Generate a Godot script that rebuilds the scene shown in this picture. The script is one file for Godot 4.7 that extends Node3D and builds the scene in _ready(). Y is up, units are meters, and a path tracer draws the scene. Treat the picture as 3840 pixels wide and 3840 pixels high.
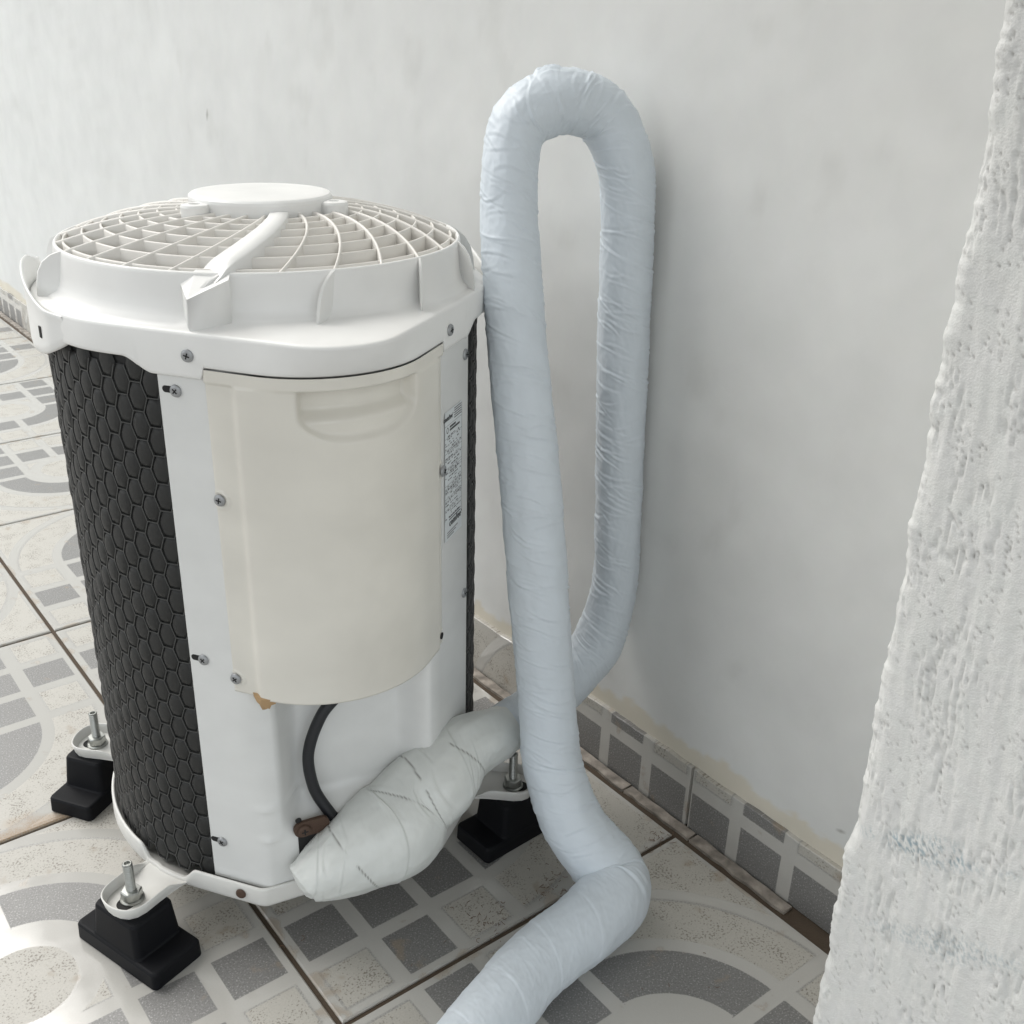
extends Node3D
# A round outdoor condenser unit on rubber feet in a tiled, white-walled yard, with its wrapped pipe loop.

var rng := RandomNumberGenerator.new()
var M := {}
const TILE := 0.45

# ---------------------------------------------------------------- helpers
func lin(r: float, g: float, b: float) -> Color:
	return Color(r, g, b).linear_to_srgb()

func mat(c: Color, rough: float, metal := 0.0, spec := 0.5) -> StandardMaterial3D:
	var m := StandardMaterial3D.new()
	m.albedo_color = c
	m.roughness = rough
	m.metallic = metal
	m.metallic_specular = spec
	return m

func noise(freq: float, sd: int, oct := 3, kind := FastNoiseLite.TYPE_SIMPLEX_SMOOTH) -> FastNoiseLite:
	var n := FastNoiseLite.new()
	n.noise_type = kind
	n.frequency = freq
	n.seed = sd
	n.fractal_octaves = oct
	return n

func gray_tex(freq: float, sd: int, amp: float, size := 256, oct := 4) -> ImageTexture:
	# a mottled sheet between 1 - amp and 1, for the colour of a surface
	var im := noise(freq, sd, oct).get_seamless_image(size, size)
	im.convert(Image.FORMAT_L8)
	var d := im.get_data()
	var out := PackedByteArray()
	out.resize(size * size * 3)
	for i in size * size:
		var v := int(255.0 * (1.0 - amp * (1.0 - d[i] / 255.0)))
		out[i * 3] = v
		out[i * 3 + 1] = v
		out[i * 3 + 2] = int(v * 0.998)
	var o := Image.create_from_data(size, size, false, Image.FORMAT_RGB8, out)
	o.generate_mipmaps()
	return ImageTexture.create_from_image(o)

func bump_tex(freq: float, sd: int, strength: float, size := 512, oct := 4) -> ImageTexture:
	var im := noise(freq, sd, oct).get_seamless_image(size, size)
	im.convert(Image.FORMAT_RGBA8)
	im.bump_map_to_normal_map(strength)
	im.generate_mipmaps()
	return ImageTexture.create_from_image(im)

func surf(m: StandardMaterial3D, tex: Texture2D, nrm: Texture2D, nscale: float, per_metre: float) -> StandardMaterial3D:
	m.uv1_triplanar = true
	m.uv1_world_triplanar = true
	m.uv1_scale = Vector3.ONE * per_metre
	if tex: m.albedo_texture = tex
	if nrm:
		m.normal_enabled = true
		m.normal_texture = nrm
		m.normal_scale = nscale
	return m

func smooth(a: float, b: float, x: float) -> float:
	var t := clampf((x - a) / (b - a), 0.0, 1.0)
	return t * t * (3.0 - 2.0 * t)

func smin(a: float, b: float, k: float) -> float:
	var h := maxf(k - absf(a - b), 0.0) / k
	return minf(a, b) - h * h * k * 0.25

func pol(th: float, r: float, y: float) -> Vector3:
	var t := deg_to_rad(th)
	return Vector3(r * sin(t), y, r * cos(t))

func grid(pts: PackedVector3Array, nu: int, nv: int, close_u := false, uvs := PackedVector2Array(), cols := PackedColorArray()) -> ArrayMesh:
	# a smooth sheet of nu x nv points
	var idx := PackedInt32Array()
	var ul := nu if close_u else nu - 1
	idx.resize(ul * (nv - 1) * 6)
	var k := 0
	for j in nv - 1:
		for i in ul:
			var a := j * nu + i
			var b := j * nu + (i + 1) % nu
			var c := a + nu
			var d := b + nu
			idx[k] = a; idx[k + 1] = c; idx[k + 2] = b
			idx[k + 3] = b; idx[k + 4] = c; idx[k + 5] = d
			k += 6
	var arr := []
	arr.resize(Mesh.ARRAY_MAX)
	arr[Mesh.ARRAY_VERTEX] = pts
	arr[Mesh.ARRAY_INDEX] = idx
	if uvs.size(): arr[Mesh.ARRAY_TEX_UV] = uvs
	if cols.size(): arr[Mesh.ARRAY_COLOR] = cols
	var am := ArrayMesh.new()
	am.add_surface_from_arrays(Mesh.PRIMITIVE_TRIANGLES, arr)
	var st := SurfaceTool.new()
	st.create_from(am, 0)
	st.generate_normals()
	return st.commit()

func begin() -> SurfaceTool:
	var st := SurfaceTool.new()
	st.begin(Mesh.PRIMITIVE_TRIANGLES)
	return st

func done(st: SurfaceTool) -> ArrayMesh:
	st.generate_normals()
	return st.commit()

func loft(st: SurfaceTool, rings: Array, cap_a := true, cap_b := true, g0 := 1) -> void:
	# rings of equal length; every band is smooth round itself and hard against the next
	var n: int = rings[0].size()
	for k in rings.size() - 1:
		st.set_smooth_group(g0 + k)
		for i in n:
			var a: Vector3 = rings[k][i]
			var b: Vector3 = rings[k][(i + 1) % n]
			var c: Vector3 = rings[k + 1][i]
			var d: Vector3 = rings[k + 1][(i + 1) % n]
			st.add_vertex(a); st.add_vertex(c); st.add_vertex(b)
			st.add_vertex(b); st.add_vertex(c); st.add_vertex(d)
	for side in 2:
		if (side == 0 and not cap_a) or (side == 1 and not cap_b): continue
		st.set_smooth_group(g0 + 60 + side)
		var ring: PackedVector3Array = rings[0 if side == 0 else rings.size() - 1]
		var mid := Vector3.ZERO
		for p in ring: mid += p
		mid /= n
		for i in n:
			var p := ring[i]
			var q := ring[(i + 1) % n]
			st.add_vertex(mid)
			if side == 0:
				st.add_vertex(p); st.add_vertex(q)
			else:
				st.add_vertex(q); st.add_vertex(p)

func rrect(w: float, d: float, r: float, seg := 5) -> PackedVector2Array:
	# rounded rectangle, w along x, d along z, in the order loft() wants for rising rings
	var out := PackedVector2Array()
	for c in 4:
		var cx := (w / 2 - r) * (1 if c == 0 or c == 3 else -1)
		var cz := (d / 2 - r) * (1 if c < 2 else -1)
		for k in seg + 1:
			var a := deg_to_rad(90.0 * c + 90.0 * k / seg)
			out.append(Vector2(cx + r * cos(a), cz + r * sin(a)))
	return out

func at_y(poly: PackedVector2Array, y: float, off := Vector2.ZERO) -> PackedVector3Array:
	var out := PackedVector3Array()
	for p in poly: out.append(Vector3(p.x + off.x, y, p.y + off.y))
	return out

func circle(r: float, y: float, n := 24, c := Vector2.ZERO) -> PackedVector3Array:
	var out := PackedVector3Array()
	for i in n:
		var a := TAU * i / n
		out.append(Vector3(c.x + r * cos(a), y, c.y + r * sin(a)))
	return out

func bar(st: SurfaceTool, a: Vector3, b: Vector3, w: float, h: float, up: Vector3, g := 1) -> void:
	var d := (b - a).normalized()
	var s := d.cross(up).normalized() * w / 2
	var u := s.cross(d).normalized() * h / 2
	var ra := PackedVector3Array([a + s + u, a - s + u, a - s - u, a + s - u])
	var rb := PackedVector3Array([b + s + u, b - s + u, b - s - u, b + s - u])
	st.set_smooth_group(-1)
	for i in 4:
		var j := (i + 1) % 4
		st.add_vertex(ra[i]); st.add_vertex(ra[j]); st.add_vertex(rb[i])
		st.add_vertex(ra[j]); st.add_vertex(rb[j]); st.add_vertex(rb[i])
	for f in [[ra, 0, 2, 1], [ra, 0, 3, 2], [rb, 0, 1, 2], [rb, 0, 2, 3]]:
		st.add_vertex(f[0][f[1]]); st.add_vertex(f[0][f[2]]); st.add_vertex(f[0][f[3]])

func catmull(p: Array, t: float) -> Variant:
	# p: array of Vector4 / Vector3
	var n := p.size() - 1
	var k := clampi(int(floor(t * n)), 0, n - 1)
	var f := t * n - k
	var p0 = p[maxi(k - 1, 0)]
	var p1 = p[k]
	var p2 = p[k + 1]
	var p3 = p[mini(k + 2, n)]
	return (p1 * 2.0 + (p2 - p0) * f + (p0 * 2.0 - p1 * 5.0 + p2 * 4.0 - p3) * f * f + (p1 * 3.0 - p0 - p2 * 3.0 + p3) * f * f * f) * 0.5

func along(ctrl: Array, step: float) -> Array:
	# even samples (Vector4: place and radius) of the curve through ctrl
	var raw := []
	var m := ctrl.size() * 60
	for i in m + 1: raw.append(catmull(ctrl, float(i) / m))
	var out := [raw[0]]
	var need := step
	for i in range(1, raw.size()):
		var a: Vector4 = raw[i - 1]
		var b: Vector4 = raw[i]
		var l := Vector3(b.x - a.x, b.y - a.y, b.z - a.z).length()
		while need <= l:
			out.append(a.lerp(b, need / l))
			need += step
		need -= l
	return out

func tube_points(path: Array, na: int, h := PackedFloat32Array()) -> PackedVector3Array:
	var pts := PackedVector3Array()
	pts.resize(path.size() * na)
	var nrm := Vector3.ZERO
	for j in path.size():
		var c: Vector4 = path[j]
		var e: Vector4 = path[mini(j + 1, path.size() - 1)]
		var s: Vector4 = path[maxi(j - 1, 0)]
		var d := Vector3(e.x - s.x, e.y - s.y, e.z - s.z).normalized()
		if j == 0: nrm = d.cross(Vector3(0.3, 0.1, 0.9)).normalized()
		nrm = (nrm - d * d.dot(nrm)).normalized()
		var bi := d.cross(nrm)
		var o := Vector3(c.x, c.y, c.z)
		for i in na:
			var a := TAU * i / na
			var r := c.w
			if h.size(): r += h[j * na + i]
			pts[j * na + i] = o + (nrm * cos(a) + bi * sin(a)) * r
	return pts

func part(called: String, mesh: Mesh, m: Material, parent: Node) -> MeshInstance3D:
	var o := MeshInstance3D.new()
	o.name = called
	o.mesh = mesh
	if m: o.material_override = m
	parent.add_child(o, true)
	return o

func tag(o: Node, label: String, category: String, group := "") -> void:
	o.set_meta("label", label)
	o.set_meta("category", category)
	if group: o.set_meta("group", group)

# ---------------------------------------------------------------- scene
func _ready() -> void:
	rng.seed = 71
	camera_and_light()
	materials()
	build_floor()
	build_wall()
	build_pillar()
	build_shade_roof()
	build_condenser()
	build_pipes()
	build_debris()

func camera_and_light() -> void:
	var cam := Camera3D.new()
	cam.name = "camera"
	cam.fov = 51.147
	cam.near = 0.02
	cam.far = 200.0
	var yaw := 0.902628
	var pitch := 0.420823
	var roll := 0.02549
	cam.transform = Transform3D(Basis(Vector3.UP, yaw) * Basis(Vector3.RIGHT, -pitch) * Basis(Vector3.BACK, roll), Vector3(0.662634, 0.86322, 0.782548))
	add_child(cam)
	cam.make_current()
	var env := Environment.new()
	env.tonemap_mode = Environment.TONE_MAPPER_LINEAR
	env.tonemap_exposure = 1.78
	env.background_mode = Environment.BG_SKY
	var sm := ProceduralSkyMaterial.new()
	sm.sky_top_color = Color(0.95, 0.98, 1.0)
	sm.sky_horizon_color = Color(0.745, 0.757, 0.768)
	sm.sky_curve = 0.6
	sm.ground_bottom_color = Color(0.45, 0.44, 0.42)
	sm.ground_horizon_color = Color(0.6, 0.6, 0.6)
	sm.sun_angle_max = 1.0
	sm.energy_multiplier = 1.4
	var sky := Sky.new()
	sky.sky_material = sm
	env.sky = sky
	env.sdfgi_enabled = true
	env.ssao_enabled = true
	env.ssil_enabled = true
	var we := WorldEnvironment.new()
	we.name = "world_environment"
	we.environment = env
	add_child(we)
	var sun := DirectionalLight3D.new()
	sun.name = "sun"
	sun.light_energy = 0.42
	sun.light_color = Color(1.0, 0.99, 0.975)
	sun.light_angular_distance = 40.0
	sun.shadow_enabled = true
	sun.transform = Transform3D(Basis.looking_at(Vector3(0.85, -0.95, -0.30).normalized(), Vector3.UP), Vector3(-2, 4, 2))
	add_child(sun)

func materials() -> void:
	var fine := gray_tex(0.03, 5, 0.035)
	var cloud := gray_tex(0.012, 9, 0.06)
	var grain := bump_tex(0.12, 3, 2.0)
	var plaster := bump_tex(0.02, 14, 3.0)
	M.cap = surf(mat(lin(0.855, 0.855, 0.845), 0.38), cloud, null, 0.0, 3.0)
	M.grille = surf(mat(lin(0.80, 0.775, 0.735), 0.45), cloud, null, 0.0, 3.0)
	M.cover = surf(mat(lin(0.775, 0.752, 0.69), 0.34), cloud, null, 0.0, 3.0)
	M.metal_panel = surf(mat(lin(0.735, 0.742, 0.735), 0.24), fine, null, 0.0, 3.0)
	M.pan = surf(mat(lin(0.72, 0.715, 0.69), 0.38), cloud, null, 0.0, 5.0)
	M.coil = mat(lin(0.012, 0.012, 0.012), 0.7)
	M.cell = surf(mat(lin(0.013, 0.0135, 0.013), 0.55), null, grain, 0.5, 30.0)
	M.wire = mat(lin(0.045, 0.046, 0.045), 0.45)
	M.rubber = surf(mat(lin(0.0055, 0.006, 0.0078), 0.6, 0.0, 0.3), null, grain, 0.25, 12.0)
	M.zinc = mat(lin(0.42, 0.43, 0.41), 0.36, 0.85)
	M.steel = mat(lin(0.36, 0.37, 0.38), 0.45, 0.7)
	M.dark = mat(lin(0.012, 0.012, 0.012), 0.8)
	M.hose = surf(mat(lin(0.645, 0.705, 0.765), 0.48), fine, null, 0.0, 4.0)
	M.wrap = surf(mat(Color.WHITE, 0.34), cloud, null, 0.0, 6.0)
	M.wrap.vertex_color_use_as_albedo = true
	M.cable = mat(lin(0.012, 0.013, 0.016), 0.5)
	M.rust = surf(mat(lin(0.075, 0.043, 0.028), 0.7), fine, grain, 0.8, 10.0)
	M.foam = surf(mat(lin(0.42, 0.28, 0.15), 0.9), fine, grain, 1.0, 20.0)
	M.fan = mat(lin(0.35, 0.35, 0.34), 0.5)
	M.grout = surf(mat(lin(0.085, 0.062, 0.043), 0.9), fine, grain, 0.6, 6.0)
	M.filler = surf(mat(lin(0.47, 0.42, 0.37), 0.8), gray_tex(0.02, 21, 0.42), grain, 0.9, 7.0)
	var w := surf(mat(Color.WHITE, 0.85, 0.0, 0.3), fine, plaster, 0.03, 1.3)
	w.vertex_color_use_as_albedo = true
	M.wall = w
	var p := surf(mat(Color.WHITE, 0.8, 0.0, 0.3), fine, grain, 0.5, 9.0)
	p.vertex_color_use_as_albedo = true
	M.pillar = p
	M.debris = mat(lin(0.17, 0.105, 0.07), 0.9)

# ---------------------------------------------------------------- floor
func cell_kind(s: float, t: float) -> int:
	# print of one tile: 0 smooth glaze, 1 speckled, 2 grey, 3 thin line
	var x := s - 0.5
	var y := t - 0.5
	var r := sqrt(x * x + y * y)
	if x * y > 0.0 and absf(x) > 0.02 and absf(y) > 0.02:
		if r < 0.11: return 1
		if r < 0.19: return 0
		if r < 0.312: return 2
		if r < 0.348: return 0
		if r < 0.468: return 1
		if r < 0.476: return 3
		if r < 0.508: return 0
		if absf(x) > 0.485 or absf(y) > 0.485: return 0
		return 1
	if r < 0.11: return 1
	if r < 0.165: return 0
	var ci := clampi(int(floor((s - 0.002) / 0.166)), 0, 5)
	var cj := clampi(int(floor((t - 0.002) / 0.166)), 0, 5)
	var fs := s - 0.002 - ci * 0.166
	var ft := t - 0.002 - cj * 0.166
	var e := minf(minf(fs - 0.019, 0.147 - fs), minf(ft - 0.019, 0.147 - ft))
	if e < 0.0: return 0
	if ci % 3 == 1 or cj % 3 == 1: return 2
	return 3 if e < 0.005 else 1

func tile_images(sd: int, ochre := 0.0) -> Array:
	var n := 640
	var col := PackedByteArray()
	col.resize(n * n * 3)
	var rough := PackedByteArray()
	rough.resize(n * n)
	var speck := noise(0.21, sd + 1, 2)
	var fine := noise(0.3, sd + 2, 2)
	var clump := noise(0.02, sd + 3, 3)
	var stain := noise(0.012, sd + 4, 4)
	var k := 0
	for j in n:
		var t := (j + 0.5) / n
		for i in n:
			var s := (i + 0.5) / n
			var kind := cell_kind(s, t)
			var f := fine.get_noise_2d(i, j)
			var c := clump.get_noise_2d(i, j)
			var r := 0.475
			var g := 0.465
			var b := 0.437
			var ro := 0.11
			if kind == 2:
				var v := 0.185 * (1.0 + 0.42 * f)
				if f > 0.52: v += 0.16
				r = v; g = v * 0.985; b = v * 0.955
				ro = 0.42
			elif kind == 1:
				var v := 1.0 + 0.12 * f
				r *= v * 0.93; g *= v * 0.915; b *= v * 0.88
				ro = 0.5
				if speck.get_noise_2d(i, j) + 0.5 * c > 0.46:
					r *= 0.50; g *= 0.47; b *= 0.44
			elif kind == 3:
				var v := 0.72 + 0.3 * f
				r *= v; g *= v; b *= v
				ro = 0.5
			else:
				var v := 1.0 + 0.03 * f
				r *= v; g *= v; b *= v
			# washed-in brown dirt, densest along the joints
			var ed := minf(minf(s, 1.0 - s), minf(t, 1.0 - t))
			var d := stain.get_noise_2d(i, j)
			var q := clampf((d + 0.42 * exp(-ed / 0.016) - 0.46 + 0.10 * f) * 2.6, 0.0, 0.55)
			r = lerpf(r, 0.30, q); g = lerpf(g, 0.235, q); b = lerpf(b, 0.165, q)
			ro = lerpf(ro, 0.6, q)
			if ochre > 0.0:
				# rusty water dried along one joint
				var o := ochre * smooth(0.085 + 0.09 * d, 0.0, t) * (0.75 + 0.5 * f)
				r = lerpf(r, 0.33, o); g = lerpf(g, 0.21, o); b = lerpf(b, 0.105, o)
			col[k * 3] = int(255.0 * pow(clampf(r, 0.0, 1.0), 0.4545))
			col[k * 3 + 1] = int(255.0 * pow(clampf(g, 0.0, 1.0), 0.4545))
			col[k * 3 + 2] = int(255.0 * pow(clampf(b, 0.0, 1.0), 0.4545))
			rough[k] = int(255.0 * clampf(ro + 0.06 * c, 0.05, 1.0))
			k += 1
	var ic := Image.create_from_data(n, n, false, Image.FORMAT_RGB8, col)
	ic.generate_mipmaps()
	var ir := Image.create_from_data(n, n, false, Image.FORMAT_L8, rough)
	ir.generate_mipmaps()
	return [ImageTexture.create_from_image(ic), ImageTexture.create_from_image(ir)]

func slab(w: float, d: float, th: float, ch: float, uv0: Vector2, uvx: Vector2, uvz: Vector2, wavy := 0.0) -> ArrayMesh:
	# a tile: chamfered top edge, printed from above
	var st := begin()
	var seq := [[0.0, -th], [0.0, -ch], [ch, 0.0]]
	var rings := []
	for q in seq:
		var x0: float = w / 2 - q[0]
		var z0: float = d / 2 - q[0]
		rings.append([Vector3(x0, q[1], z0), Vector3(-x0, q[1], z0), Vector3(-x0, q[1], -z0), Vector3(x0, q[1], -z0)])
	var put := func(p: Vector3) -> void:
		st.set_uv(uv0 + uvx * (p.x / w + 0.5) + uvz * (p.z / d + 0.5))
		st.add_vertex(p)
	st.set_smooth_group(-1)
	for k in 2:
		for i in 4:
			var a: Vector3 = rings[k][i]
			var b: Vector3 = rings[k][(i + 1) % 4]
			var c: Vector3 = rings[k + 1][i]
			var e: Vector3 = rings[k + 1][(i + 1) % 4]
			for p in [a, c, b, b, c, e]: put.call(p)
	var t: Array = rings[2]
	for p in [t[0], t[2], t[1], t[0], t[3], t[2]]: put.call(p)
	return done(st)

func build_floor() -> void:
	var gm := PlaneMesh.new()
	gm.size = Vector2(30, 30)
	var fl := part("floor", gm, M.grout, self)
	fl.position = Vector3(-2, -0.0035, 14.9)
	fl.set_meta("kind", "structure")
	M.tiles = []
	for v in 4:
		var im := tile_images(100 + v * 17, 0.85 if v == 3 else 0.0)
		var m := StandardMaterial3D.new()
		m.albedo_texture = im[0]
		m.roughness_texture = im[1]
		m.roughness = 1.0
		m.metallic_specular = 0.7
		M.tiles.append(m)
	var w := TILE - 0.0056
	var meshes := [
		slab(w, w, 0.008, 0.0016, Vector2(0, 0), Vector2(1, 0), Vector2(0, 1)),
		slab(w, w, 0.008, 0.0016, Vector2(0, 1), Vector2(0, -1), Vector2(1, 0))]
	var turned := {Vector2i(-1, 0): 0, Vector2i(0, 0): 1, Vector2i(1, 0): 0, Vector2i(2, 0): 1, Vector2i(3, 0): 0, Vector2i(0, 1): 0, Vector2i(1, 1): 1, Vector2i(4, 0): 1}
	for i in range(-4, 12):
		for j in 7:
			var st: int = turned.get(Vector2i(i, j), (i * 7 + j * 3) % 2)
			var o := part("floor_tile", meshes[absi(st)], M.tiles[3 if i == 1 and j == 1 else posmod(i * 5 + j * 2, 3)], fl)
			o.position = Vector3(-(i + 0.5) * TILE, 0.0005 * rng.randf_range(-1.0, 1.0), (j + 0.5) * TILE) - fl.position
			if st == 0 and posmod(i + j, 2) == 1: o.rotation.y = PI
	# narrow cut strips between the last tile row and the skirting
	var x := 0.36
	while x > -4.5:
		var l := rng.randf_range(0.07, 0.20)
		if x < 0.19 or x > 0.30:
			var st := begin()
			var n := 9
			var ring := PackedVector3Array()
			for k in n: ring.append(Vector3(l / 2 - l * k / (n - 1), 0, 0.0075 + rng.randf_range(-0.0018, 0.001)))
			for k in n: ring.append(Vector3(-l / 2 + l * k / (n - 1), 0, -0.0075 + rng.randf_range(-0.001, 0.0012)))
			var low := PackedVector3Array()
			for q in ring: low.append(q - Vector3(0, 0.006, 0))
			loft(st, [low, ring])
			var o := part("filler_strip", done(st), M.filler, fl)
			o.position = Vector3(x - l / 2, 0.0005, -0.0125) - fl.position
		x -= l + 0.003

# ---------------------------------------------------------------- wall and skirting
func build_wall() -> void:
	var xs := PackedFloat32Array()
	var x := 0.36
	while x > -1.5:
		xs.append(x); x -= 0.007
	while x > -7.0:
		xs.append(x); x -= 0.06
	var ys := PackedFloat32Array()
	var y := -0.01
	while y < 0.13:
		ys.append(y); y += 0.0035
	while y < 1.35:
		ys.append(y); y += 0.012
	while y < 2.72:
		ys.append(y); y += 0.1
	var pts := PackedVector3Array()
	var cols := PackedColorArray()
	var und := noise(2.2, 41, 3)
	var sm := noise(5.0, 42, 4)
	var edge := noise(14.0, 43, 4)
	var fleck := noise(110.0, 44, 1)
	var trowel := noise(26.0, 45, 3)
	for j in ys.size():
		for i in xs.size():
			var px := xs[i]
			var py := ys[j]
			var dz := 0.0022 * und.get_noise_2d(px, py) + 0.0004 * trowel.get_noise_2d(px * 0.6, py)
			# a flaked patch of paint
			var e := Vector2(px / 0.030, (py - 0.368) / 0.036).length() + 0.35 * edge.get_noise_2d(px * 1.5 + 9.0, py * 1.5)
			dz += 0.0011 * smooth(1.0, 0.9, e)
			pts.append(Vector3(px, py, -0.030 + dz))
			var v := 1.0 + 0.035 * sm.get_noise_2d(px * 0.6, py * 0.6)
			var c := Color(0.695 * v, 0.70 * v, 0.69 * v)
			# grey scuffs
			var sc := smooth(0.34, 0.62, sm.get_noise_2d(px * 1.4 + 30.0, py * 1.1))
			c = c.lerp(Color(0.55, 0.55, 0.53), 0.28 * sc)
			# dried cement smeared over the top of the skirting
			var top := 0.106 + 0.016 * edge.get_noise_2d(px * 0.5, 3.0) + 0.010 * edge.get_noise_2d(px * 3.0, py * 3.0)
			var band := smooth(top + 0.004, top - 0.003, py)
			c = c.lerp(Color(0.66, 0.60, 0.48), 0.7 * band)
			if fleck.get_noise_2d(px * 1.1, py * 1.4) > 0.955: c = c.lerp(Color(0.2, 0.19, 0.17), 0.6)
			cols.append(c)
	var o := part("plaster_wall", grid(pts, xs.size(), ys.size(), false, PackedVector2Array(), cols), M.wall, self)
	tag(o, "tall off-white plastered wall running behind the condenser unit", "wall")
	var core := begin()
	bar(core, Vector3(0.36, 1.35, -0.13), Vector3(-7.0, 1.35, -0.13), 0.17, 2.73, Vector3.UP)
	part("masonry_core", done(core), surf(mat(lin(0.6, 0.6, 0.58), 0.9), null, null, 0, 1), o)
	# skirting of cut floor tiles
	var h := 0.084
	var k := 0
	var x1 := TILE
	while x1 > -5.0:
		var l := TILE - 0.004
		var u0 := 0.515 if k == 0 else fposmod(0.37 * (k - 1), 1.0)
		var st := begin()
		# upright tile: ragged upper edge, printed face to the yard
		var n := 24
		var put := func(p: Vector3) -> void:
			st.set_uv(Vector2(u0 + (p.x + l / 2) / TILE, 0.303 - p.y / TILE))
			st.add_vertex(p)
		st.set_smooth_group(-1)
		var tops := PackedFloat32Array()
		for i in n + 1: tops.append(h + 0.0022 * edge.get_noise_2d((x1 + i * 0.03) * 2.0, 20.0 + k) + rng.randf_range(-0.0007, 0.0007))
		for i in n:
			var xa := -l / 2 + l * i / n
			var xb := -l / 2 + l * (i + 1) / n
			var zf := 0.004
			var zb := -0.006
			var q := [Vector3(xa, 0, zf), Vector3(xb, 0, zf), Vector3(xb, tops[i + 1] - 0.001, zf), Vector3(xa, tops[i] - 0.001, zf), Vector3(xb, tops[i + 1], zf - 0.001), Vector3(xa, tops[i], zf - 0.001), Vector3(xb, tops[i + 1], zb), Vector3(xa, tops[i], zb)]
			for f in [[0, 2, 1], [0, 3, 2], [3, 4, 2], [3, 5, 4], [5, 6, 4], [5, 7, 6]]:
				for v in f: put.call(q[v])
		for sx in [-1.0, 1.0]:
			var xx: float = sx * l / 2
			var ty := tops[0] if sx < 0 else tops[n]
			var q2 := [Vector3(xx, 0, 0.004), Vector3(xx, ty - 0.001, 0.004), Vector3(xx, ty, -0.006), Vector3(xx, 0, -0.006)]
			for f in [[0, 1, 2], [0, 2, 3]]:
				for v in f: put.call(q2[v])
		var b := part("skirting_tile", done(st), M.tiles[k % 3], o)
		b.position = Vector3(x1 - TILE / 2 - 0.004, -0.002, -0.026)
		b.rotation.x = deg_to_rad(-1.0)
		x1 -= TILE
		k += 1

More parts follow.
